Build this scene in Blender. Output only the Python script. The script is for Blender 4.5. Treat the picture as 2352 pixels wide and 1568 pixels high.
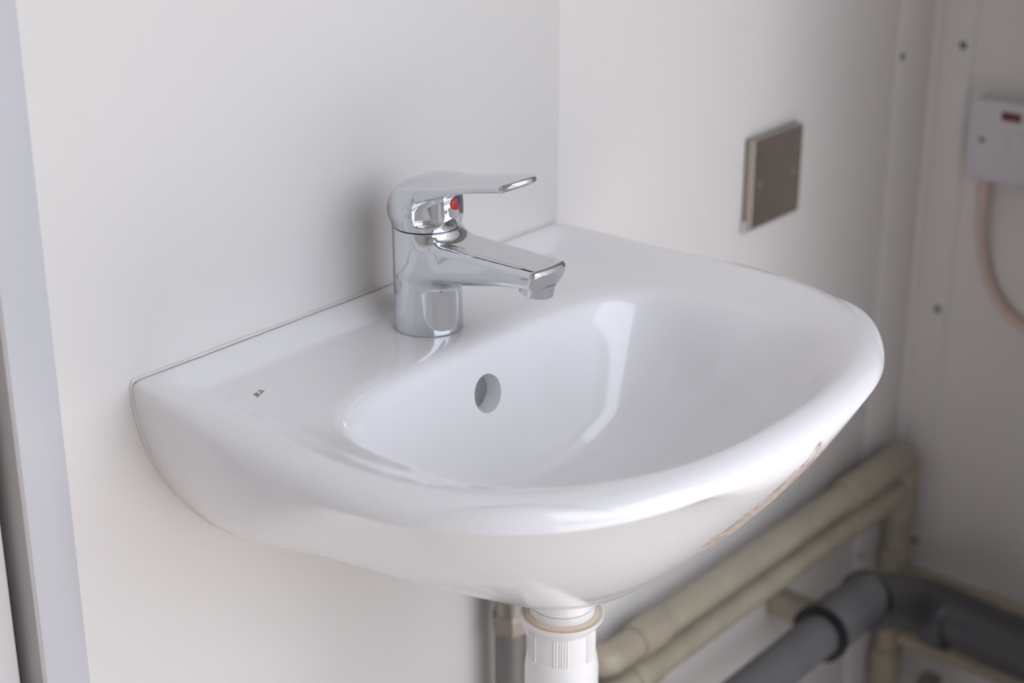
import bpy, bmesh, math, random
import numpy as np
from mathutils import Vector, Matrix

random.seed(4)
sc = bpy.context.scene
for o in list(bpy.data.objects):
    bpy.data.objects.remove(o)
COL = sc.collection

# ------------------------------------------------------------------ camera
# wall plane y = 0 (room towards -y), x along the wall, z = 0 at the rim of the basin (0.85 m above the floor)
F_PX, PITCH, ROLL, YAW = 3931.05, 0.383115, -0.001367, 0.871572
CAM = Vector((-0.59523, -0.81014, 0.42004))
d = Vector((math.sin(YAW)*math.cos(PITCH), math.cos(YAW)*math.cos(PITCH), -math.sin(PITCH)))
r0 = Vector((math.cos(YAW), -math.sin(YAW), 0)); u0 = r0.cross(d)
r = r0*math.cos(ROLL) + u0*math.sin(ROLL); u = u0*math.cos(ROLL) - r0*math.sin(ROLL)
cd = bpy.data.cameras.new('camera'); cam = bpy.data.objects.new('camera', cd); COL.objects.link(cam)
M4 = Matrix((r, u, -d)).transposed().to_4x4(); M4.translation = CAM
cam.matrix_world = M4
cd.sensor_width = 36.0; cd.lens = F_PX/2352*36; cd.clip_start = 0.02; cd.clip_end = 200
cd.dof.use_dof = True; cd.dof.focus_distance = 1.10; cd.dof.aperture_fstop = 4.6
sc.camera = cam

# ------------------------------------------------------------------ light
FLOOR, CEIL = -0.85, 1.42
XL, XR, YF = -1.45, 1.059, -1.12          # left wall, right wall, front wall
DX0, DX1, DZ1 = -0.42, 0.70, 1.08         # daylight doorway in the front wall
w = bpy.data.worlds.new('sky'); sc.world = w; w.use_nodes = True
bg = w.node_tree.nodes['Background']
bg.inputs[0].default_value = (0.82, 0.875, 1.0, 1); bg.inputs[1].default_value = 2.65
sd = bpy.data.lights.new('sun', 'SUN'); sd.energy = 4.6; sd.color = (1.0, 0.92, 0.86); sd.angle = 0.01
so = bpy.data.objects.new('sun', sd); COL.objects.link(so)
so.rotation_euler = Vector((0.08, 0.28, -0.96)).to_track_quat('-Z', 'Y').to_euler()
pd = bpy.data.lights.new('door_portal', 'AREA'); pd.shape = 'RECTANGLE'; pd.size = DX1-DX0; pd.size_y = DZ1-FLOOR
pd.cycles.is_portal = True
po = bpy.data.objects.new('door_portal', pd); COL.objects.link(po)
po.location = ((DX0+DX1)/2, YF-0.08, (DZ1+FLOOR)/2); po.rotation_euler = (math.radians(90), 0, 0)
po.rotation_euler = Vector((0, 1, 0)).to_track_quat('-Z', 'Y').to_euler()

vs = sc.view_settings
sc.display_settings.display_device = 'sRGB'
vs.view_transform = 'Standard'; vs.look = 'None'; vs.gamma = 1.0; vs.use_curve_mapping = False
vs.exposure = 0.30
sc.cycles.use_denoising = True
sc.cycles.max_bounces = 12; sc.cycles.diffuse_bounces = 6; sc.cycles.glossy_bounces = 6
sc.cycles.sample_clamp_indirect = 8.0
sc.cycles.caustics_reflective = False; sc.cycles.caustics_refractive = False

# ------------------------------------------------------------------ materials
def mat(name, col, rough=0.5, metal=0.0, coat=0.0, spec=0.5, bump=None, vary=None, rvary=None):
    m = bpy.data.materials.new(name); m.use_nodes = True
    nt = m.node_tree; b = nt.nodes['Principled BSDF']
    b.inputs['Base Color'].default_value = (*col, 1); b.inputs['Roughness'].default_value = rough
    b.inputs['Metallic'].default_value = metal; b.inputs['Coat Weight'].default_value = coat
    b.inputs['Coat Roughness'].default_value = 0.06
    b.inputs['Specular IOR Level'].default_value = spec
    tc = nt.nodes.new('ShaderNodeTexCoord')
    if vary:
        col2, scale, amt = vary
        n = nt.nodes.new('ShaderNodeTexNoise'); n.inputs['Scale'].default_value = scale; n.inputs['Detail'].default_value = 5
        nt.links.new(tc.outputs['Object'], n.inputs['Vector'])
        rp = nt.nodes.new('ShaderNodeValToRGB'); rp.color_ramp.elements[0].position = 0.5-amt; rp.color_ramp.elements[1].position = 0.5+amt
        rp.color_ramp.elements[0].color = (*col, 1); rp.color_ramp.elements[1].color = (*col2, 1)
        nt.links.new(n.outputs['Fac'], rp.inputs[0]); nt.links.new(rp.outputs[0], b.inputs['Base Color'])
    if rvary:
        scale, lo, hi, p0, p1 = rvary
        n = nt.nodes.new('ShaderNodeTexNoise'); n.inputs['Scale'].default_value = scale; n.inputs['Detail'].default_value = 6
        nt.links.new(tc.outputs['Object'], n.inputs['Vector'])
        mr = nt.nodes.new('ShaderNodeMapRange'); mr.inputs[1].default_value = p0; mr.inputs[2].default_value = p1
        mr.inputs[3].default_value = lo; mr.inputs[4].default_value = hi
        nt.links.new(n.outputs['Fac'], mr.inputs[0]); nt.links.new(mr.outputs[0], b.inputs['Roughness'])
    if bump:
        scale, strength, dist = bump
        n = nt.nodes.new('ShaderNodeTexNoise'); n.inputs['Scale'].default_value = scale; n.inputs['Detail'].default_value = 3
        nt.links.new(tc.outputs['Object'], n.inputs['Vector'])
        bp = nt.nodes.new('ShaderNodeBump'); bp.inputs['Strength'].default_value = strength; bp.inputs['Distance'].default_value = dist
        nt.links.new(n.outputs['Fac'], bp.inputs['Height']); nt.links.new(bp.outputs[0], b.inputs['Normal'])
    return m

M = {}
M['wall'] = mat('white_laminate', (0.80, 0.785, 0.765), 0.32, spec=0.35, bump=(5, 0.05, 0.002), vary=((0.81, 0.785, 0.77), 3, 0.2))
M['trim'] = mat('grey_white_trim', (0.62, 0.63, 0.655), 0.35, vary=((0.60, 0.61, 0.635), 12, 0.25))
M['door'] = mat('door_paint', (0.72, 0.71, 0.70), 0.4, vary=((0.70, 0.69, 0.69), 9, 0.25))
M['jamb'] = mat('jamb_metal', (0.50, 0.48, 0.47), 0.45, vary=((0.44, 0.41, 0.39), 14, 0.2))
M['gasket'] = mat('dark_gasket', (0.035, 0.034, 0.036), 0.6, vary=((0.05, 0.05, 0.05), 40, 0.2))
M['ceiling'] = mat('ceiling_white', (0.60, 0.60, 0.60), 0.6, vary=((0.58, 0.58, 0.58), 4, 0.2))
M['floor'] = mat('floor_vinyl', (0.55, 0.50, 0.475), 0.5, vary=((0.50, 0.455, 0.43), 18, 0.2))
M['ground'] = mat('concrete', (0.52, 0.48, 0.43), 0.9, vary=((0.45, 0.42, 0.38), 3, 0.2))
M['chrome'] = mat('chrome', (0.70, 0.72, 0.745), 0.04, 1.0, rvary=(420, 0.03, 0.22, 0.66, 0.76))
M['steel'] = mat('brushed_steel', (0.50, 0.445, 0.40), 0.33, 1.0, rvary=(60, 0.26, 0.42, 0.3, 0.7))
M['screw'] = mat('screw_zinc', (0.62, 0.66, 0.68), 0.25, 1.0, rvary=(90, 0.2, 0.35, 0.3, 0.7))
M['dullscrew'] = mat('dull_screw', (0.20, 0.20, 0.21), 0.45, 0.6, rvary=(90, 0.4, 0.55, 0.3, 0.7))
M['plastic'] = mat('white_plastic', (0.86, 0.85, 0.84), 0.32, vary=((0.84, 0.83, 0.82), 30, 0.25))
M['washer'] = mat('cream_washer', (0.74, 0.63, 0.50), 0.5, vary=((0.66, 0.53, 0.40), 60, 0.2))
M['spur'] = mat('spur_plastic', (0.70, 0.68, 0.72), 0.35, vary=((0.68, 0.66, 0.70), 25, 0.25))
M['cable'] = mat('beige_cable', (0.72, 0.57, 0.49), 0.45, vary=((0.68, 0.53, 0.45), 30, 0.25))
M['pipe'] = mat('beige_painted_pipe', (0.43, 0.39, 0.295), 0.35, vary=((0.36, 0.31, 0.24), 26, 0.22), bump=(30, 0.15, 0.002))
M['waste'] = mat('dark_grey_waste_pipe', (0.085, 0.083, 0.092), 0.35, vary=((0.07, 0.069, 0.076), 30, 0.2))
M['wastelt'] = mat('grey_waste_pipe', (0.15, 0.148, 0.155), 0.35, vary=((0.13, 0.128, 0.134), 30, 0.2))
M['rubber'] = mat('black_rubber', (0.008, 0.008, 0.009), 0.5, vary=((0.013, 0.012, 0.013), 60, 0.2))
M['brass'] = mat('dull_brass', (0.33, 0.30, 0.265), 0.35, 0.9, rvary=(50, 0.25, 0.5, 0.3, 0.7))
M['greypipe'] = mat('grey_pipe', (0.21, 0.19, 0.18), 0.4, 0.2, vary=((0.18, 0.165, 0.16), 25, 0.2))
M['red'] = mat('red_enamel', (0.75, 0.018, 0.008), 0.18, coat=0.5, vary=((0.70, 0.015, 0.008), 80, 0.2))
M['blue'] = mat('blue_enamel', (0.008, 0.11, 0.36), 0.18, coat=0.5, vary=((0.007, 0.10, 0.33), 80, 0.2))
M['neon'] = mat('red_neon_lens', (0.16, 0.002, 0.004), 0.2, coat=0.4, vary=((0.13, 0.002, 0.003), 80, 0.2))
M['ink'] = mat('grey_ink', (0.16, 0.16, 0.17), 0.4, vary=((0.19, 0.19, 0.2), 200, 0.2))
M['sealant'] = mat('sealant', (0.80, 0.79, 0.77), 0.3, vary=((0.74, 0.70, 0.65), 45, 0.16))
M['brick'] = mat('brick', (0.55, 0.33, 0.22), 0.85, vary=((0.48, 0.28, 0.19), 14, 0.15))
M['render'] = mat('grey_render', (0.42, 0.41, 0.42), 0.9, vary=((0.38, 0.37, 0.38), 2, 0.2))
M['reflection_hedge'] = mat('reflection_hedge', (0.07, 0.28, 0.04), 0.7, vary=((0.03, 0.14, 0.02), 10, 0.12), bump=(12, 1, 0.05))

def ceramic():
    m = mat('white_ceramic', (0.89, 0.885, 0.895), 0.13, coat=0.25, spec=0.6)
    nt = m.node_tree; b = nt.nodes['Principled BSDF']; L = nt.links
    tc = nt.nodes.new('ShaderNodeTexCoord')
    # worn dirt patch on the unglazed underside edge: streaky noise inside a long ellipsoid
    mp = nt.nodes.new('ShaderNodeMapping'); mp.vector_type = 'TEXTURE'
    mp.name = 'stain_frame'
    L.new(tc.outputs['Object'], mp.inputs['Vector'])
    mp.inputs['Location'].default_value = STAIN_LOC; mp.inputs['Rotation'].default_value = STAIN_ROT
    mp.inputs['Scale'].default_value = STAIN_SCALE
    ln = nt.nodes.new('ShaderNodeVectorMath'); ln.operation = 'LENGTH'; L.new(mp.outputs[0], ln.inputs[0])
    n1 = nt.nodes.new('ShaderNodeTexNoise'); n1.inputs['Scale'].default_value = 1.0; n1.inputs['Detail'].default_value = 6; n1.inputs['Roughness'].default_value = 0.7
    st = nt.nodes.new('ShaderNodeMapping'); st.inputs['Scale'].default_value = (5, 5, 4); L.new(mp.outputs[0], st.inputs['Vector']); L.new(st.outputs[0], n1.inputs['Vector'])
    ad = nt.nodes.new('ShaderNodeMath'); ad.operation = 'MULTIPLY_ADD'; ad.inputs[1].default_value = 0.9; L.new(n1.outputs['Fac'], ad.inputs[0]); L.new(ln.outputs['Value'], ad.inputs[2])
    edge = nt.nodes.new('ShaderNodeMapRange'); edge.inputs[1].default_value = 1.40; edge.inputs[2].default_value = 1.32; edge.inputs[3].default_value = 0; edge.inputs[4].default_value = 1
    L.new(ad.outputs[0], edge.inputs[0])
    n2 = nt.nodes.new('ShaderNodeTexNoise'); n2.inputs['Scale'].default_value = 1.0; n2.inputs['Detail'].default_value = 8; n2.inputs['Roughness'].default_value = 0.75; n2.inputs['Distortion'].default_value = 1.2
    st2 = nt.nodes.new('ShaderNodeMapping'); st2.inputs['Scale'].default_value = (11, 11, 3.5); L.new(mp.outputs[0], st2.inputs['Vector']); L.new(st2.outputs[0], n2.inputs['Vector'])
    rp = nt.nodes.new('ShaderNodeValToRGB')
    rp.color_ramp.elements[0].position = 0.40; rp.color_ramp.elements[0].color = (0.13, 0.10, 0.08, 1)
    rp.color_ramp.elements[1].position = 0.60; rp.color_ramp.elements[1].color = (0.74, 0.68, 0.62, 1)
    e = rp.color_ramp.elements.new(0.49); e.color = (0.50, 0.42, 0.36, 1)
    L.new(n2.outputs['Fac'], rp.inputs[0])
    mx = nt.nodes.new('ShaderNodeMix'); mx.data_type = 'RGBA'
    mx.inputs['A'].default_value = (0.89, 0.885, 0.895, 1); L.new(edge.outputs[0], mx.inputs['Factor']); L.new(rp.outputs[0], mx.inputs['B'])
    L.new(mx.outputs['Result'], b.inputs['Base Color'])
    rr = nt.nodes.new('ShaderNodeMapRange'); rr.inputs[3].default_value = 0.13; rr.inputs[4].default_value = 0.6
    L.new(edge.outputs[0], rr.inputs[0]); L.new(rr.outputs[0], b.inputs['Roughness'])
    cw = nt.nodes.new('ShaderNodeMapRange'); cw.inputs[3].default_value = 0.25; cw.inputs[4].default_value = 0.0
    L.new(edge.outputs[0], cw.inputs[0]); L.new(cw.outputs[0], b.inputs['Coat Weight'])
    return m
STAIN_LOC = (0.2135, -0.333, -0.058); STAIN_ROT = tuple(Vector((0.58, -0.47, 0.65)).to_track_quat('Z', 'Y').to_euler()); STAIN_SCALE = (0.030, 0.030, 0.054)
M['ceramic'] = ceramic()

# ------------------------------------------------------------------ mesh helpers
def mk(name, V, Fc, m, parent=None, smooth=True, sharp=None, kind=None):
    me = bpy.data.meshes.new(name); me.from_pydata([tuple(map(float, v)) for v in V], [], [list(map(int, f)) for f in Fc]); me.update()
    if m: me.materials.append(M[m] if isinstance(m, str) else m)
    if smooth:
        me.polygons.foreach_set('use_smooth', [True]*len(me.polygons))
        if sharp is not None: me.set_sharp_from_angle(angle=math.radians(sharp))
    o = bpy.data.objects.new(name, me); COL.objects.link(o)
    if parent: attach(o, parent)
    if kind: o['kind'] = kind
    return o
def attach(o, parent):
    o.parent = parent
    o.matrix_parent_inverse = Matrix.Translation(parent.location).inverted()
def thing(name, label, cat, loc, group=None):
    o = bpy.data.objects.new(name, None); COL.objects.link(o); o.location = loc; o.empty_display_size = 0.02
    o['label'] = label; o['category'] = cat
    if group: o['group'] = group
    return o
def tag(o, label, cat, group=None):
    o['label'] = label; o['category'] = cat
    if group: o['group'] = group
    return o
def box(name, a, b, m, parent=None, bev=0.0, seg=2, kind=None):
    bm = bmesh.new(); bmesh.ops.create_cube(bm, size=1)
    for v in bm.verts:
        v.co = Vector([(a[i]+b[i])/2 + v.co[i]*(b[i]-a[i]) for i in range(3)])
    if bev: bmesh.ops.bevel(bm, geom=bm.edges[:], offset=bev, segments=seg, profile=0.5, affect='EDGES')
    me = bpy.data.meshes.new(name); bm.to_mesh(me); bm.free(); me.materials.append(M[m])
    if bev:
        me.polygons.foreach_set('use_smooth', [True]*len(me.polygons)); me.set_sharp_from_angle(angle=math.radians(50))
    o = bpy.data.objects.new(name, me); COL.objects.link(o)
    if parent: attach(o, parent)
    if kind: o['kind'] = kind
    return o
def lathe(name, prof, origin, axis, m, parent=None, n=48, sharp=35):
    ax = Vector(axis).normalized(); t = ax.orthogonal().normalized(); b = ax.cross(t)
    V = []; Fc = []
    for (rr, h) in prof:
        for i in range(n):
            a = 2*math.pi*i/n
            V.append(Vector(origin) + ax*h + (t*math.cos(a) + b*math.sin(a))*rr)
    for j in range(len(prof)-1):
        for i in range(n):
            Fc.append((j*n+i, j*n+(i+1) % n, (j+1)*n+(i+1) % n, (j+1)*n+i))
    Fc.append(list(range(n))[::-1]); Fc.append([(len(prof)-1)*n+i for i in range(n)])
    return mk(name, V, Fc, m, parent, True, sharp)
def fillet_path(pts, rad, seg=10):
    pts = [Vector(p) for p in pts]; out = [pts[0]]
    for i in range(1, len(pts)-1):
        a, b, c = pts[i-1], pts[i], pts[i+1]
        d1 = (a-b).normalized(); d2 = (c-b).normalized()
        ang = d1.angle(d2); t = min(rad/math.tan(ang/2), (a-b).length*0.49, (c-b).length*0.49)
        rr = t*math.tan(ang/2); cen = b + (d1+d2).normalized()*(rr/math.sin(ang/2))
        p1 = b+d1*t; p2 = b+d2*t; v1 = p1-cen; v2 = p2-cen; th = v1.angle(v2); nrm = v1.cross(v2).normalized()
        for k in range(seg+1):
            out.append(cen + Matrix.Rotation(th*k/seg, 3, nrm) @ v1)
    out.append(pts[-1]); return out
def spline(pts, n=12):
    P = [Vector(p) for p in pts]; P = [P[0]*2-P[1]] + P + [P[-1]*2-P[-2]]; out = []
    for i in range(1, len(P)-2):
        for k in range(n):
            t = k/n
            out.append(0.5*((2*P[i]) + (P[i+1]-P[i-1])*t + (2*P[i-1]-5*P[i]+4*P[i+1]-P[i+2])*t*t + (3*P[i]-P[i-1]-3*P[i+1]+P[i+2])*t**3))
    out.append(P[-2]); return out
def tube(name, path, rad, m, parent=None, n=20, rads=None):
    path = [Vector(p) for p in path]; V = []; Fc = []
    tans = []
    for i in range(len(path)):
        a = path[max(i-1, 0)]; b = path[min(i+1, len(path)-1)]; tans.append((b-a).normalized())
    N = tans[0].orthogonal().normalized()
    for i, p in enumerate(path):
        if i: N = (tans[i-1].rotation_difference(tans[i])) @ N
        N = (N - tans[i]*N.dot(tans[i])).normalized(); B = tans[i].cross(N); rr = rads[i] if rads else rad
        for k in range(n):
            a = 2*math.pi*k/n; V.append(p + (N*math.cos(a)+B*math.sin(a))*rr)
    for j in range(len(path)-1):
        for i in range(n): Fc.append((j*n+i, j*n+(i+1) % n, (j+1)*n+(i+1) % n, (j+1)*n+i))
    Fc.append(list(range(n))[::-1]); Fc.append([(len(path)-1)*n+i for i in range(n)])
    return mk(name, V, Fc, m, parent, True, 40)
def sst(a, b, x):
    t = np.clip((np.asarray(x, float)-a)/(b-a), 0, 1); return t*t*(3-2*t)

# ------------------------------------------------------------------ the room
S = 'structure'
box('floor', (XL-.1, YF-.12, FLOOR-.05), (XR+.1, 0.1, FLOOR), 'floor', kind=S)
box('ceiling', (XL-.1, YF-.12, CEIL), (XR+.1, 0.1, CEIL+.05), 'ceiling', kind=S)
# back wall: a backing and the laminate panels on it
DOORX0, DOORX1, DOORTOP = -0.90, -0.086, 1.15
wb = box('wall_back', (DOORX1, 0.004, FLOOR), (XR+.1, 0.10, CEIL), 'wall', kind=S)
JX = 0.4245
box('panel', (DOORX1, 0.0, FLOOR), (JX-.0001, 0.004, CEIL), 'wall', wb, 0.0004)
box('panel', (JX+.0001, 0.0, FLOOR), (XR, 0.004, CEIL), 'wall', wb, 0.0004)
box('panel', (XL-.1, 0.0, FLOOR), (DOORX0, 0.10, CEIL), 'wall', wb)
box('panel', (DOORX0, 0.0, DOORTOP), (DOORX1, 0.10, CEIL), 'wall', wb)
box('wall_right', (XR, YF-.12, FLOOR), (XR+.1, 0.004, CEIL), 'wall', kind=S)
box('wall_left', (XL-.1, YF-.12, FLOOR), (XL, 0.0, CEIL), 'wall', kind=S)
wf = box('wall_front', (XL, YF-.1, FLOOR), (DX0, YF, CEIL), 'wall', kind=S)
box('panel', (DX1, YF-.1, FLOOR), (XR, YF, CEIL), 'wall', wf)
box('panel', (DX0, YF-.1, DZ1), (DX1, YF, CEIL), 'wall', wf)
# door beside the basin
dl = box('door_1', (DOORX0+.006, 0.0115, FLOOR+.006), (-0.0945, 0.05, DOORTOP-.006), 'door', bev=0.002, kind=S)
box('gasket', (-0.0957, 0.022, FLOOR+.006), (-0.0862, 0.05, DOORTOP-.006), 'gasket', dl)
fr = box('trim_1', (-0.0865, -0.0035, FLOOR), (-0.0545, 0.0, DOORTOP+.03), 'trim', bev=0.0012, kind=S)
box('jamb', (-0.0885, -0.003, FLOOR), (-0.0858, 0.058, DOORTOP), 'jamb', fr, 0.0006)
# corner cover angle between back wall and right wall
t2 = box('trim_2', (0.977, -0.0022, FLOOR), (XR, 0.0, CEIL), 'wall', bev=0.0007, kind=S)
box('flange', (XR-.0022, -0.046, FLOOR), (XR, -0.002, CEIL), 'wall', t2, 0.0007)
tube('bend', [(XR-.004, -.004, FLOOR), (XR-.004, -.004, CEIL)], 0.0045, 'wall', t2, 12)
def screwhead(loc, axis, parent, m='dullscrew', rad=0.0042):
    lathe('screw', [(0.0001, 0.002), (rad*.5, 0.002), (rad*.85, 0.0013), (rad, 0.0002), (rad, -0.001)], loc, axis, m, parent, 16)
screwhead((0.985, -0.0024, 0.036), (0, -1, 0), t2); screwhead((0.985, -0.0024, -0.542), (0, -1, 0), t2)
for z in (0.040, -0.253, -0.541): screwhead((XR-.0024, -0.034, z), (-1, 0, 0), t2)
t3 = box('trim_3', (XR-.002, -0.26, FLOOR), (XR, -0.168, CEIL), 'wall', bev=0.0007, kind=S)
# outside the doorway
# unseen door leaf, added at the right jamb to shade the room's right side
box('shade_door_leaf', (DX1+.012, YF+.01, FLOOR+.008), (DX1+.052, YF+.76, DZ1-.01), 'door', bev=.002, kind=S)
box('ground', (-9, -14, FLOOR-.14), (9, YF-.12, FLOOR-.09), 'ground', kind=S)
wo = box('reflection_wall', (-9, -6.6, FLOOR-.1), (-2.6, -6.2, 0.9), 'brick', kind=S)  # unseen building, added for the chrome to reflect
box('reflection_panel', (-2.6, -6.6, FLOOR-.1), (9, -6.2, 0.5), 'render', wo)
hd = box('reflection_hedge', (-2.55, -6.1, FLOOR-.09), (-1.5, -5.2, 0.35), 'reflection_hedge', bev=0.12, seg=4, kind=S)  # unseen greenery, added as a green reflection for the chrome

# ------------------------------------------------------------------ wash basin
XC = 0.211
HW = [(0, .211), (-.05, .219), (-.10, .2275), (-.15, .233), (-.19, .2345), (-.22, .232), (-.25, .2235), (-.278, .2085), (-.304, .1875),
      (-.3245, .161), (-.3395, .130), (-.349, .0945), (-.355, .0545), (-.3575, 0)]
half = np.array([(h_, y_) for (y_, h_) in HW])
def catmull(P, n):
    P = np.vstack([2*P[0]-P[1], P, P[-1]*[-1, 1] if False else [-P[-2][0], P[-2][1]]]); out = []
    for i in range(1, len(P)-2):
        for k in range(n):
            t = k/n
            out.append(.5*((2*P[i])+(P[i+1]-P[i-1])*t+(2*P[i-1]-5*P[i]+4*P[i+1]-P[i+2])*t*t+(3*P[i]-P[i-1]-3*P[i+1]+P[i+2])*t**3))
    out.append(P[-2]); return np.array(out)
hp = catmull(half, 12)                                  # right half, back corner to front centre (x offset, y)
side = np.vstack([hp, (hp*[-1, 1])[::-1][1:]])          # right corner -> front -> left corner
acc = np.r_[0, np.cumsum(np.hypot(*np.diff(side, axis=0).T))]; ua = np.linspace(0, acc[-1], 401)
side = np.column_stack([np.interp(ua, acc, side[:, 0]), np.interp(ua, acc, side[:, 1])])
for _ in range(320): side[1:-1] = .5*side[1:-1] + .25*(side[:-2]+side[2:])
BC = np.array([0.0, -0.205]); BOWL = (0.168, 0.103, 0.1350)
def ray_hit(poly, c, ang):
    a = poly - c; b = np.roll(poly, -1, 0) - c
    dx, dy = math.cos(ang), math.sin(ang); best = None
    den = dx*(b[:, 1]-a[:, 1]) - dy*(b[:, 0]-a[:, 0]); den = np.where(np.abs(den) < 1e-12, 1e-12, den)
    t = (a[:, 0]*(b[:, 1]-a[:, 1]) - a[:, 1]*(b[:, 0]-a[:, 0]))/den
    s = (a[:, 0]*dy - a[:, 1]*dx)/den
    ok = (s >= -1e-9) & (s <= 1+1e-9) & (t > 0)
    return c + np.array([dx, dy])*t[ok].min()
def bowl_pt(ang):
    c_, s_ = math.cos(ang), math.sin(ang)
    b_, n_ = (BOWL[1], 4.2) if s_ > 0 else (BOWL[2], 2.6)
    n_ = 4.2 if s_ > 0 else 2.6
    rr = ((abs(c_)/BOWL[0])**n_ + (abs(s_)/b_)**n_)**(-1/n_)
    return BC + np.array([c_, s_])*rr
angs = [2*math.pi*i/420 for i in range(420)]
for sgn in (1, -1): angs.append(math.atan2(0-BC[1], sgn*.211) % (2*math.pi))
angs = sorted(set(round(a, 6) for a in angs))
O = np.array([ray_hit(side, BC, a) for a in angs]); Bp = np.array([bowl_pt(a) for a in angs])
A_ = np.array(angs); N = len(angs)
def side_dist(P):
    a = side[:-1]; b = side[1:]; ab = b-a; best = np.full(len(P), 9.)
    for i in range(len(a)):
        t = np.clip(((P-a[i])@ab[i])/(ab[i]@ab[i]), 0, 1)
        best = np.minimum(best, np.hypot(*(P-(a[i]+t[:, None]*ab[i])).T))
    return best
DECK = 0.0115
def z_deck(P):
    ds = side_dist(P); y = -P[:, 1]
    ci = .005 + .019*sst(0, .13, y) - .006*sst(.22, .34, y)
    bs = .004 + .010*sst(0, .13, y)
    uu = np.clip((ci-ds)/ci, 0, 1)
    sh = -bs*(1-np.sqrt(np.maximum(0, 1-uu**2)))
    dish = sst(0, .040, ds-ci*.9)
    lip = sst(.003, .027, y)
    back = -.0015*(1-sst(0, .004, y))
    return sh - DECK*dish*lip + back
loops = []
for t in list((np.linspace(0, 1, 44)**1.8)):
    P = O + (Bp-O)*t; loops.append(np.column_stack([P, z_deck(P)]))
ze = loops[-1][:, 2]
BD = 0.106
back_w = np.clip(np.sin(A_), 0, 1)**.7; 
tau = .30 - .14*back_w + .06*np.clip(-np.sin(A_), 0, 1)
DR = np.array([0.0, -0.177])
for k in list(1-(np.linspace(0, 1, 60)[1:-1]**1.3)):
    cc = BC + (DR-BC)*(1-k)**1.5
    P = cc + (Bp-BC)*k
    g = 1-np.exp(-((1-k)/tau)**1.55); g = g/(1-np.exp(-(1/tau)**1.55))
    loops.append(np.column_stack([P, ze*(k**.5) - BD*g - .012*(1-k)**1.2]))
L3 = np.array(loops)
for _ in range(20):
    L3[26:64] = .5*L3[26:64] + .25*(L3[25:63]+L3[27:65])
loops = list(L3)
nin = len(loops)
V = np.vstack(loops); Fc = []
for j in range(nin-1):
    for i in range(N):
        i2 = (i+1) % N; Fc.append((j*N+i, j*N+i2, (j+1)*N+i2, (j+1)*N+i))
cv = len(V); V = np.vstack([V, [DR[0], DR[1], V[-1, 2]-.0003]])
for i in range(N): Fc.append(((nin-1)*N+i, (nin-1)*N+(i+1) % N, cv))
# hull
HD = 0.1856
HC = [-0.1619, 0.016, 0.1399, -0.0412, -0.0401, 0.0641, -0.0135, -0.0073, -0.0388, 0.0366, 0.0336, -0.0392]
phi = np.arctan2(-O[:, 1], np.abs(O[:, 0])); z0 = loops[0][:, 2]
def hull_g(th, ph):
    g = np.sin(th) + 0*ph
    for i, c in enumerate(HC): g = g + c*np.sin(2*(1+i//4)*th)*np.cos(2*(i % 4)*ph)
    return g
tt = list(np.linspace(0, math.pi/2, 52)[1:-1]); kk = [math.cos(t) for t in tt]
base = len(V); hl = []
for t, k in zip(tt, kk):
    hl.append(np.column_stack([O[:, 0]*k, O[:, 1]*k, z0*k - HD*hull_g(t, phi)]))
V = np.vstack([V]+hl)
for j in range(len(kk)):
    for i in range(N):
        i2 = (i+1) % N; a = (base+(j-1)*N) if j else 0; b = base+j*N
        Fc.append((a+i2, a+i, b+i, b+i2))
cv = len(V); V = np.vstack([V, [0, 0, -HD]])
for i in range(N): Fc.append((base+(len(kk)-1)*N+(i+1) % N, base+(len(kk)-1)*N+i, cv))
V[:, 0] += XC
V[:, 1] = np.minimum(V[:, 1], 0.0)
basin = thing('wash_basin', 'white ceramic wash basin fixed to the back wall under the chrome tap', 'basin', (XC, 0, -.18))
bo = mk('basin_body', V, Fc, None)
# overflow hole and drain hole
def cutter(prof, origin, axis): 
    return lathe('cutter', prof, origin, axis, None, n=48)
ib = int(np.argmin(np.abs(A_-math.pi/2))); bw = np.array([l[ib] for l in loops[40:]])
OV = Vector((XC, float(np.interp(.048, -bw[:, 2], bw[:, 1])), -.048))
c1 = cutter([(0.0145, -.012), (0.0142, -.004), (.0125, .0065), (.0125, .012), (.019, .0122), (.019, .04)], OV, (0, 1, -.12))
c2 = cutter([(0.021, -.03), (0.021, .2)], (XC, -.177, -.145), (0, 0, -1))
for c in (c1, c2):
    md = bo.modifiers.new('b', 'BOOLEAN'); md.operation = 'DIFFERENCE'; md.object = c; md.solver = 'EXACT'
dg = bpy.context.evaluated_depsgraph_get()
me2 = bpy.data.meshes.new_from_object(bo.evaluated_get(dg)); bo.modifiers.clear(); bo.data = me2
for c in (c1, c2): bpy.data.objects.remove(c)
me2.materials.clear(); me2.materials.append(M['ceramic'])
me2.polygons.foreach_set('use_smooth', [True]*len(me2.polygons)); me2.set_sharp_from_angle(angle=math.radians(38))
attach(bo, basin)
# sealant along the wall
path = []
for a in np.linspace(math.radians(38), math.radians(88), 26): path.append((XC-.211*math.sin(a)-.0005, -.0004, -.004*math.sin(a)-HD*float(hull_g(math.pi/2-a, 0.0))))
path += [(XC-.2117, -.0004, -.003), (XC-.2095, -.0004, 0.0002), (XC-.205, -.0004, .0006)]
path += [(XC+x, -.0004, .0002+.0001*math.sin(x*90)) for x in np.linspace(-.19, .205, 60)]
path += [(XC+.2095, -.0004, 0.0002), (XC+.2117, -.0004, -.003)]
for a in np.linspace(math.radians(88), math.radians(38), 26): path.append((XC+.211*math.sin(a)+.0005, -.0004, -.004*math.sin(a)-HD*float(hull_g(math.pi/2-a, 0.0))))
tube('sealant_bead', path, .0017, 'sealant', basin, 8, rads=[.0011+.00015*math.sin(i*1.7)+.0002*math.sin(i*.37) for i in range(len(path))])
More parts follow.
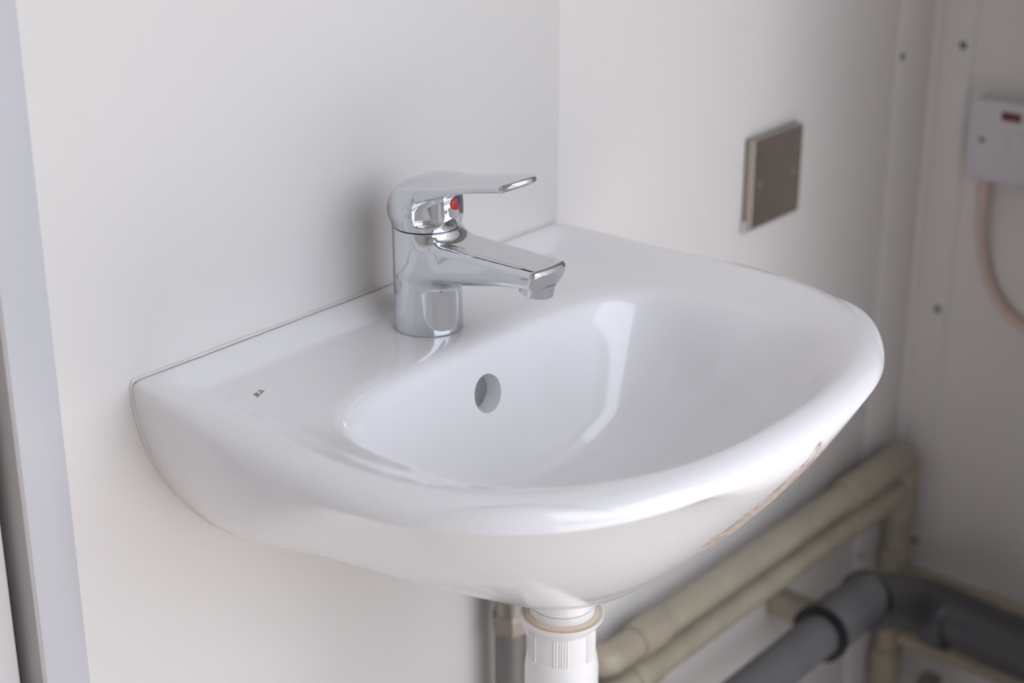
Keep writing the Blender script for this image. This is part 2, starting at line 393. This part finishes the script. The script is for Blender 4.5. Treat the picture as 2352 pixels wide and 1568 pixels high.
# printed maker's mark
def strokes(name, polys, o, ex, ey, nz, wd, m, parent, lift=.00025):
    V = []; Fc = []
    o, ex, ey, nz = map(Vector, (o, ex, ey, nz))
    for pl in polys:
        for (a, b) in zip(pl[:-1], pl[1:]):
            A = o+ex*a[0]+ey*a[1]; B = o+ex*b[0]+ey*b[1]; dr = (B-A).normalized(); sd_ = nz.cross(dr).normalized()*wd/2
            A = A-dr*wd*.4; B = B+dr*wd*.4; i = len(V)
            for q in (A-sd_, B-sd_, B+sd_, A+sd_): V.append(q+nz*lift)
            for q in (A-sd_, B-sd_, B+sd_, A+sd_): V.append(q-nz*lift)
            Fc += [(i, i+1, i+2, i+3), (i+7, i+6, i+5, i+4), (i, i+4, i+5, i+1), (i+1, i+5, i+6, i+2), (i+2, i+6, i+7, i+3), (i+3, i+7, i+4, i)]
    return mk(name, V, Fc, m, parent, smooth=False)
JIKA = [[(0.30, 1.0), (0.30, .22), (.22, .04), (.06, .0), (-.02, .10)], [(.55, 1.0), (.55, 0)], [(.82, 1), (.82, 0)], [(1.35, 1), (.86, .5), (1.38, 0)],
        [(1.55, 0), (1.95, 1.0), (2.25, .0), (1.62, .22)]]
lm = strokes('maker_mark', JIKA, (.0508, -.0592, -DECK), (.0041, .0018, 0), (.0002, .0044, 0), (0, 0, 1), .00042, 'ink', basin)
lm['label'] = 'small grey printed letters JIKA'

# ------------------------------------------------------------------ tap: smooth implicit surfaces meshed with surface nets
def surface_nets(fn, lo, hi, h):
    ax = [np.arange(lo[i], hi[i]+h, h) for i in range(3)]
    X, Y, Z = np.meshgrid(*ax, indexing='ij'); Fv = fn(np.stack([X, Y, Z], -1).reshape(-1, 3)).reshape(X.shape)
    nx, ny, nz = Fv.shape; ins = Fv < 0
    c = [(i, j, k) for i in (0, 1) for j in (0, 1) for k in (0, 1)]
    def cs(A, o): return A[o[0]:nx-1+o[0], o[1]:ny-1+o[1], o[2]:nz-1+o[2]]
    cnt = sum(cs(ins, o).astype(int) for o in c); act = (cnt > 0) & (cnt < 8)
    idx = np.full(act.shape, -1); idx[act] = np.arange(act.sum()); I = np.argwhere(act)
    acc = np.zeros((len(I), 3)); num = np.zeros(len(I))
    for a in range(8):
        for b in range(a+1, 8):
            oa, ob = np.array(c[a]), np.array(c[b])
            if np.abs(oa-ob).sum() != 1: continue
            fa = Fv[tuple((I+oa).T)]; fb = Fv[tuple((I+ob).T)]; m = (fa < 0) != (fb < 0)
            t = np.where(m, fa/np.where(m, fa-fb, 1), 0)
            acc += m[:, None]*(oa+(ob-oa)*t[:, None]); num += m
    P = np.array(lo) + h*(I + acc/num[:, None])
    faces = []
    for axi in range(3):
        b_, c_ = [(1, 2), (2, 0), (0, 1)][axi]
        s1 = [slice(None)]*3; s2 = [slice(None)]*3; s1[axi] = slice(0, -1); s2[axi] = slice(1, None)
        ch = np.argwhere(ins[tuple(s1)] != ins[tuple(s2)])
        ch = ch[(ch[:, b_] > 0) & (ch[:, c_] > 0) & (ch[:, b_] < Fv.shape[b_]-1) & (ch[:, c_] < Fv.shape[c_]-1)]
        eb = np.zeros(3, int); eb[b_] = 1; ec = np.zeros(3, int); ec[c_] = 1
        q = [idx[tuple((ch-eb-ec).T)], idx[tuple((ch-ec).T)], idx[tuple(ch.T)], idx[tuple((ch-eb).T)]]
        q = np.stack(q, 1); fl = ins[tuple(ch.T)]
        q = np.where(fl[:, None], q, q[:, ::-1]); faces.append(q)
    def grad(P, e=1e-5):
        return np.stack([(fn(P+np.eye(3)[i]*e)-fn(P-np.eye(3)[i]*e))/(2*e) for i in range(3)], 1)
    for _ in range(4):
        g = grad(P); P = P - np.clip(fn(P)[:, None]/np.maximum((g*g).sum(1, keepdims=True), .05), -h*.6, h*.6)*g
    g = grad(P, 8e-5); nrm = g/np.linalg.norm(g, axis=1, keepdims=True)
    return P, np.vstack(faces), nrm
def smin(a, b, k):
    h = np.clip(.5+.5*(b-a)/k, 0, 1); return b+(a-b)*h - k*h*(1-h)
def smax(a, b, k): return -smin(-a, -b, k)
def rbox2(px, pz, hx, hz, rr):
    qx = np.abs(px)-hx+rr; qz = np.abs(pz)-hz+rr
    return np.hypot(np.maximum(qx, 0), np.maximum(qz, 0)) + np.minimum(np.maximum(qx, qz), 0) - rr
TY = -0.057; ZB = -DECK
tap = thing('basin_tap', 'chrome single lever mixer tap standing on the basin deck', 'tap', (XC, TY, ZB))
RB = 0.0236; ZT = 0.0612
def f_body(P):
    x = P[:, 0]; y = P[:, 1]; z = P[:, 2]; rho = np.hypot(x, y); s = -y     # s: towards the spout tip
    cyl = rho - (RB + .0006*sst(.012, -.012, z))
    cyl = smax(cyl, z-ZT, .0012)
    # spout
    w_ = .0205 - .0030*sst(.01, .11, s)
    zt = .0557 + .0*s; zb = .0265 + .0125*sst(.015, .10, s)
    mid = (zt+zb)/2; hz = (zt-zb)/2
    under = np.clip((mid-z)/hz, 0, 1)
    sp = rbox2(x, z-mid, w_ - .0035*under**2, hz, .0045 + .004*under)
    sp = smax(sp, s-(.110 - 9.0*x*x - .35*np.clip(.050-z, 0, .02)), .004)
    sp = smax(sp, -(s+.004), .002)
    # shallow dish along the top of the spout
    dish = np.hypot(x, (z-(.0557+.0424))) - .045
    dish = smax(dish, s-.097, .006); dish = smax(dish, .018-s, .004)
    sp = smax(sp, -dish, .0012)
    f = smin(cyl, sp, .011)
    return f
def put_implicit(name, fn, lo, hi, h, m, parent, off):
    P, Fq, nr = surface_nets(fn, lo, hi, h)
    o = mk(name, P+np.array(off), Fq, m, None)
    o.data.normals_split_custom_set_from_vertices([tuple(v) for v in nr])
    attach(o, parent); return o
def f_body_c(P): return smax(f_body(P), ZB+.0001-P[:, 2], .0004)
put_implicit('tap_body', f_body_c, (-.032, -.118, ZB-.003), (.032, .032, .068), .0009, 'chrome', tap, (XC, TY, 0))
def f_cap(P):
    x = P[:, 0]; y = P[:, 1]; z = P[:, 2]; rho = np.hypot(x, y); s = -y
    z0 = ZT+.0009
    rr = .0238 + .0030*sst(z0-.001, z0+.011, z)
    ztop = .0948 + .183*s
    cap = rho - rr; cap = smax(cap, (z-ztop)*.983, .020); cap = smax(cap, z0-z, .0012)
    for sg in (1, -1):
        a = math.radians(47); cx = sg*math.sin(a)*.0395; cs_ = math.cos(a)*.0395
        fl = np.hypot(x-cx, s-cs_) - .0185
        fl = smax(fl, (z0+.0045)-z, .004)
        cap = smax(cap, -fl, .0016)
    # lever
    th = .0110 - .0055*sst(-.005, .055, s)
    w_ = .0255 - .0075*sst(.0, .075, s)
    lv = rbox2(x, (z-(ztop-th/2) + 5.0*x*x)*.983, w_, th/2, .0021)
    lv = smax(lv, s-(.0905-30.0*x*x), .003); lv = smax(lv, -.010-s, .012)
    f = smin(cap, lv, .007)
    return f
cap = put_implicit('lever_handle', f_cap, (-.034, -.104, .058), (.034, .034, .116), .0009, 'chrome', tap, (XC, TY, 0))
lathe('cartridge_ring', [(.0222, -.003), (.0222, .0025)], (XC, TY, ZT), (0, 0, 1), 'rubber', tap, 48)
# hot / cold dot: two half discs
def half_disc(name, sgn, m):
    V = []; Fc = []; n = 14; cy = TY-.0264; cz = .0815; a_, b_ = (.0064 if sgn < 0 else .0037), .0050
    for lev, (k, dy) in enumerate(((1.0, .0024), (1.0, .0), (.92, -.0006), (.7, -.0011), (.0, -.0015))):
        for i in range(n+1):
            an = -math.pi/2 + math.pi*i/n
            V.append((XC +.0012 + sgn*a_*k*math.cos(an), cy+dy, cz + b_*k*math.sin(an)))
    for j in range(4):
        for i in range(n): 
            q = (j*(n+1)+i, j*(n+1)+i+1, (j+1)*(n+1)+i+1, (j+1)*(n+1)+i); Fc.append(q if sgn > 0 else q[::-1])
    mk(name, V, Fc, m, cap, True, 50)
half_disc('hot_mark', -1, 'red'); half_disc('cold_mark', 1, 'blue')
lathe('aerator', [(.0118, .004), (.0118, -.0030), (.0113, -.0036), (.0096, -.0036), (.0092, -.001), (.0001, -.001)], (XC, TY-.0965, .0390), (0, -.18, 1), 'chrome', tap, 40)
strokes('handle_mark', JIKA, (XC-.0048, TY-.0125, .0962), (.0042, 0, 0), (0, .0040, -.00073), (0, .18, .983), .0006, 'ink', cap, .0006)

# ------------------------------------------------------------------ trap under the basin
DXY = (XC, -.177)
trap = thing('bottle_trap', 'white plastic sink trap hanging below the basin drain', 'trap', (XC, -.177, -.55))
lathe('strainer', [(.0001, -.1425), (.012, -.1425), (.019, -.1405), (.023, -.1395), (.024, -.141), (.0205, -.143), (.0205, -.150)][::-1], (*DXY, 0), (0, 0, 1), 'chrome', basin, 40)
lathe('collar', [(.0225, -.20), (.0225, -.1865)], (*DXY, 0), (0, 0, 1), 'plastic', trap)
lathe('washer', [(.0235, -.1975), (.0252, -.1965), (.0252, -.1935), (.0235, -.192)], (*DXY, 0), (0, 0, 1), 'washer', trap)
lathe('flange', [(.0225, -.2045), (.0235, -.2025), (.0262, -.1995), (.0288, -.1960), (.0292, -.1935), (.0284, -.1935), (.0262, -.1955), (.02, -.1955)], (*DXY, 0), (0, 0, 1), 'plastic', trap, 64)
V = []; Fc = []; n = 312; prof = [(.0218, -.2265), (.0232, -.226), (.0236, -.2245), (.0236, -.2055), (.0230, -.2035), (.021, -.203)]
for (rr, h) in prof:
    for i in range(n):
        a = 2*math.pi*i/n; g = (a/(math.pi/3)) % 1.0
        rib = .0007*(1 if int(g*26) % 2 == 0 else 0) if (g < .46 and rr > .0229) else 0
        V.append((DXY[0]+(rr+rib)*math.cos(a+.43), DXY[1]+(rr+rib)*math.sin(a+.43), h))
for j in range(len(prof)-1):
    for i in range(n): Fc.append((j*n+i, j*n+(i+1) % n, (j+1)*n+(i+1) % n, (j+1)*n+i))
Fc.append(list(range(n))[::-1]); Fc.append([(len(prof)-1)*n+i for i in range(n)])
mk('coupling_nut', V, Fc, 'plastic', trap, True, 25)
lathe('trap_body', [(.02, -.36), (.0262, -.358), (.0262, -.335), (.0258, -.330), (.0258, -.236), (.0245, -.2262), (.0225, -.2215), (.0205, -.2185)], (*DXY, 0), (0, 0, 1), 'plastic', trap, 64)
lathe('drain_boss', [(.0215, -.1862), (.0221, -.1855), (.0221, -.155), (.02, -.155)], (*DXY, 0), (0, 0, 1), 'ceramic', basin, 48)
# overflow elbow hugging the drain on the wall side
tube('overflow_elbow', spline([(XC+.004, -.158, -.192), (XC+.002, -.160, -.204), (XC+.004, -.164, -.216), (XC+.006, -.170, -.228)], 8), .0165, 'plastic', trap, 28)
WZT = -.509
tube('outlet_pipe', fillet_path([(*DXY, -.355), (*DXY, WZT), (XC, -.108, WZT)], .03), .016, 'plastic', trap)

# ------------------------------------------------------------------ blank plate on the wall
PX, PZ, PH = 0.7413, -0.0348, .043
bp = thing('blank_plate', 'brushed steel blank socket plate screwed to the back wall', 'wall plate', (PX, 0, PZ))
def frustum(name, y0, y1, h0, h1, m, parent, bev):
    bm = bmesh.new()
    vs_ = [bm.verts.new((PX+sx*h0, y0, PZ+sz*h0)) for sx, sz in ((-1, -1), (1, -1), (1, 1), (-1, 1))]
    v2 = [bm.verts.new((PX+sx*h1, y1, PZ+sz*h1)) for sx, sz in ((-1, -1), (1, -1), (1, 1), (-1, 1))]
    bm.faces.new(vs_); bm.faces.new(v2[::-1])
    for i in range(4): bm.faces.new((vs_[i], v2[i], v2[(i+1) % 4], vs_[(i+1) % 4]))
    bmesh.ops.recalc_face_normals(bm, faces=bm.faces[:])
    bmesh.ops.bevel(bm, geom=bm.edges[:], offset=bev, segments=3, profile=.5, affect='EDGES')
    me = bpy.data.meshes.new(name); bm.to_mesh(me); bm.free(); me.materials.append(M[m])
    me.polygons.foreach_set('use_smooth', [True]*len(me.polygons)); me.set_sharp_from_angle(angle=math.radians(35))
    o = bpy.data.objects.new(name, me); COL.objects.link(o); attach(o, parent); return o
frustum('back_box', -.0003, -.0035, .0432, .0432, 'gasket', bp, .0006)
frustum('face_plate', -.0022, -.0098, .0436, .0425, 'steel', bp, .0016)
box('clip', (PX-.0462, -.0062, PZ-.0455), (PX-.0425, -.0003, PZ-.0335), 'screw', bp, .0010)  # bright metal sliver standing in for the highlight on the box behind
for sx in (-1, 1):
    lathe('screw', [(.0001, .0012), (.0022, .0012), (.0034, .0006), (.0036, -.001)], (PX+sx*.0302, -.0098, PZ-.0005), (0, -1, 0), 'screw', bp, 20)

# ------------------------------------------------------------------ switched spur on the right wall with its flex
SX = XR-.030; SY0, SY1, SZ0, SZ1 = -.147, -.061, -.0905, -.0055
sp = thing('fused_spur', 'white switched fuse spur with red neon lens on the right wall', 'switch', (XR, (SY0+SY1)/2, SZ0))
box('pattress_box', (XR-.022, SY0+.001, SZ0+.001), (XR-.0002, SY1-.001, SZ1-.001), 'spur', sp, .002)
box('face_plate', (SX, SY0, SZ0), (XR-.021, SY1, SZ1), 'spur', sp, .003)
box('neon_lens', (SX-.0012, -.1175, -.0235), (SX+.003, -.0965, -.0145), 'neon', sp, .0008)
box('rocker', (SX-.0028, -.137, -.065), (SX+.003, -.113, -.034), 'spur', sp, .0015)
box('fuse_carrier', (SX-.0012, -.1065, -.062), (SX+.003, -.0885, -.034), 'spur', sp, .001)
for yy in (-.0775, -.1305): lathe('screw', [(.0001, .001), (.002, .001), (.0032, .0004), (.0034, -.001)], (SX, yy, -.0475), (-1, 0, 0), 'dullscrew', sp, 16)
cb = tube('flex_cable', spline([(XR-.014, -.080, SZ0+.002), (XR-.013, -.0795, -.125), (XR-.010, -.080, -.160), (XR-.0062, -.092, -.205), (XR-.0062, -.118, -.237), (XR-.0062, -.150, -.250), (XR-.0062, -.20, -.252), (XR-.0062, -.28, -.25)]), .0052, 'cable')
tag(cb, 'beige flex cable hanging in a curve below the fuse spur', 'cable')

# ------------------------------------------------------------------ pipework
R1 = .0145; PYY = -.030
def sock(name, a, b, rr, m, parent):
    a = Vector(a); b = Vector(b); L = (b-a).length
    return lathe(name, [(rr-.0025, -.0004), (rr-.0004, 0), (rr, .0016), (rr, L-.0016), (rr-.0004, L), (rr-.0025, L+.0004)], a, b-a, m, parent, 32)
VX = 1.020
pa = thing('water_pipe', 'upper beige painted water pipe running along the back wall into the corner', 'pipe', (VX, PYY, FLOOR))
tube('pipe_run', fillet_path([(.458, -.001, -.418), (.458, PYY, -.418), (VX, PYY, -.418), (VX, PYY, FLOOR)], .022), R1, 'pipe', pa, 24)
sock('elbow_socket', (.885, PYY, -.418), (.985, PYY, -.418), R1+.0035, 'pipe', pa)
tube('elbow', fillet_path([(.98, PYY, -.418), (VX, PYY, -.418), (VX, PYY, -.455)], .024), R1+.0032, 'pipe', pa, 24)
sock('tee', (VX, PYY, -.497), (VX, PYY, -.425), R1+.0038, 'pipe', pa)
sock('socket', (VX, PYY, -.575), (VX, PYY, -.535), R1+.0035, 'pipe', pa)
sock('socket', (VX, PYY, -.72), (VX, PYY, -.67), R1+.0035, 'pipe', pa)
sock('socket', (.505, PYY, -.418), (.545, PYY, -.418), R1+.0025, 'pipe', pa)
pb = thing('water_pipe', 'lower beige painted water pipe directly under the upper one', 'pipe', (.7, PYY, -.47))
tube('pipe_run', fillet_path([(.40, -.001, -.4565), (.40, PYY, -.4565), (1.0012, PYY, -.4565)], .022), R1, 'pipe', pb, 24)
sock('socket', (.890, PYY, -.4565), (1.000, PYY, -.4565), R1+.003, 'pipe', pb)
sock('socket', (.50, PYY, -.4565), (.535, PYY, -.4565), R1+.0025, 'pipe', pb)
pc = thing('water_pipe', 'beige pipe on the right wall above the dark waste pipe', 'pipe', (VX, -.3, -.57))
tube('pipe_run', [(VX, PYY-.016, -.567), (VX, -.9, -.567)], R1*.9, 'pipe', pc, 24)
pdn = thing('water_pipe', 'beige pipe on the right wall below the dark waste pipe', 'pipe', (VX, -.3, -.66))
tube('pipe_run', [(VX, PYY-.016, -.648), (VX, -.9, -.652)], R1*.8, 'pipe', pdn, 24)
lathe('valve_nut', [(.014, 0), (.017, .002), (.017, .02), (.014, .022)], (VX, -.075, -.70), (0, -1, 0), 'brass', pdn, 6, 20)
# waste
WY, WZ = -.085, -.503
wp = thing('waste_pipe', 'dark grey plastic waste pipe running low around the room corner', 'pipe', (.9, WY, -.61))
tube('pipe_run', [(XC, WY, WZ-.006), (.762, WY, WZ)], .0225, 'wastelt', wp, 28)
lathe('seal_ring', [(.0225, -.004), (.0305, -.0035), (.0305, .0035), (.0225, .004)], (.752, WY, WZ), (1, 0, .01), 'rubber', wp, 36)
lathe('socket', [(.022, 0), (.0285, .001), (.0285, .04), (.026, .048), (.026, .10)], (.756, WY, WZ), (1, 0, .02), 'wastelt', wp, 36)
WX2 = .974; W2 = -.5765
lathe('seal_ring', [(.025, 0), (.031, .0006), (.031, .005), (.025, .0056)], (.842, WY, WZ-.002), (1, 0, -.2), 'rubber', wp, 36)
tube('bend', fillet_path([(.842, WY, WZ-.004), (WX2, WY, W2+.012), (WX2, -.20, W2)], .05, 14), .0305, 'waste', wp, 32)
tube('pipe_run', [(WX2, -.19, W2), (WX2, -1.0, W2-.004)], .0325, 'waste', wp, 32)
for yy, L in ((-.103, .026), (-.215, .022)):
    lathe('collar', [(.0315, 0), (.0355, .001), (.0355, L-.001), (.0315, L)], (WX2, yy, W2+.001), (0, -1, 0), 'waste', wp, 36)
cl = box('pipe_clip', (.783, -.066, -.528), (.806, -.001, -.500), 'pipe', wp, .004)
# supply valve left of the trap
SVX, SVY = .333, -.028
sv = thing('supply_valve', 'dull metal isolating valve on a grey pipe behind the trap', 'valve', (SVX, SVY, FLOOR))
tube('riser_pipe', [(SVX, SVY, FLOOR), (SVX, SVY, -.318)], .0135, 'greypipe', sv, 24)
lathe('compression_nut', [(.012, -.325), (.0165, -.322), (.0165, -.309), (.013, -.305)], (SVX, SVY, 0), (0, 0, 1), 'brass', sv, 6, 20)
lathe('valve_body', [(.010, -.308), (.0135, -.305), (.0135, -.287), (.0165, -.285), (.0165, -.272), (.010, -.270)], (SVX, SVY, 0), (0, 0, 1), 'brass', sv, 24)
lathe('valve_stem', [(.008, .0), (.008, .022), (.006, .024)], (SVX, SVY, -.293), (1, -.1, 0), 'rubber', sv, 18)
tube('tap_hose', spline([(SVX, SVY, -.272), (SVX-.004, SVY-.004, -.245), (SVX-.05, -.05, -.205), (XC+.02, TY-.02, -.198)]), .006, 'screw', sv, 14)
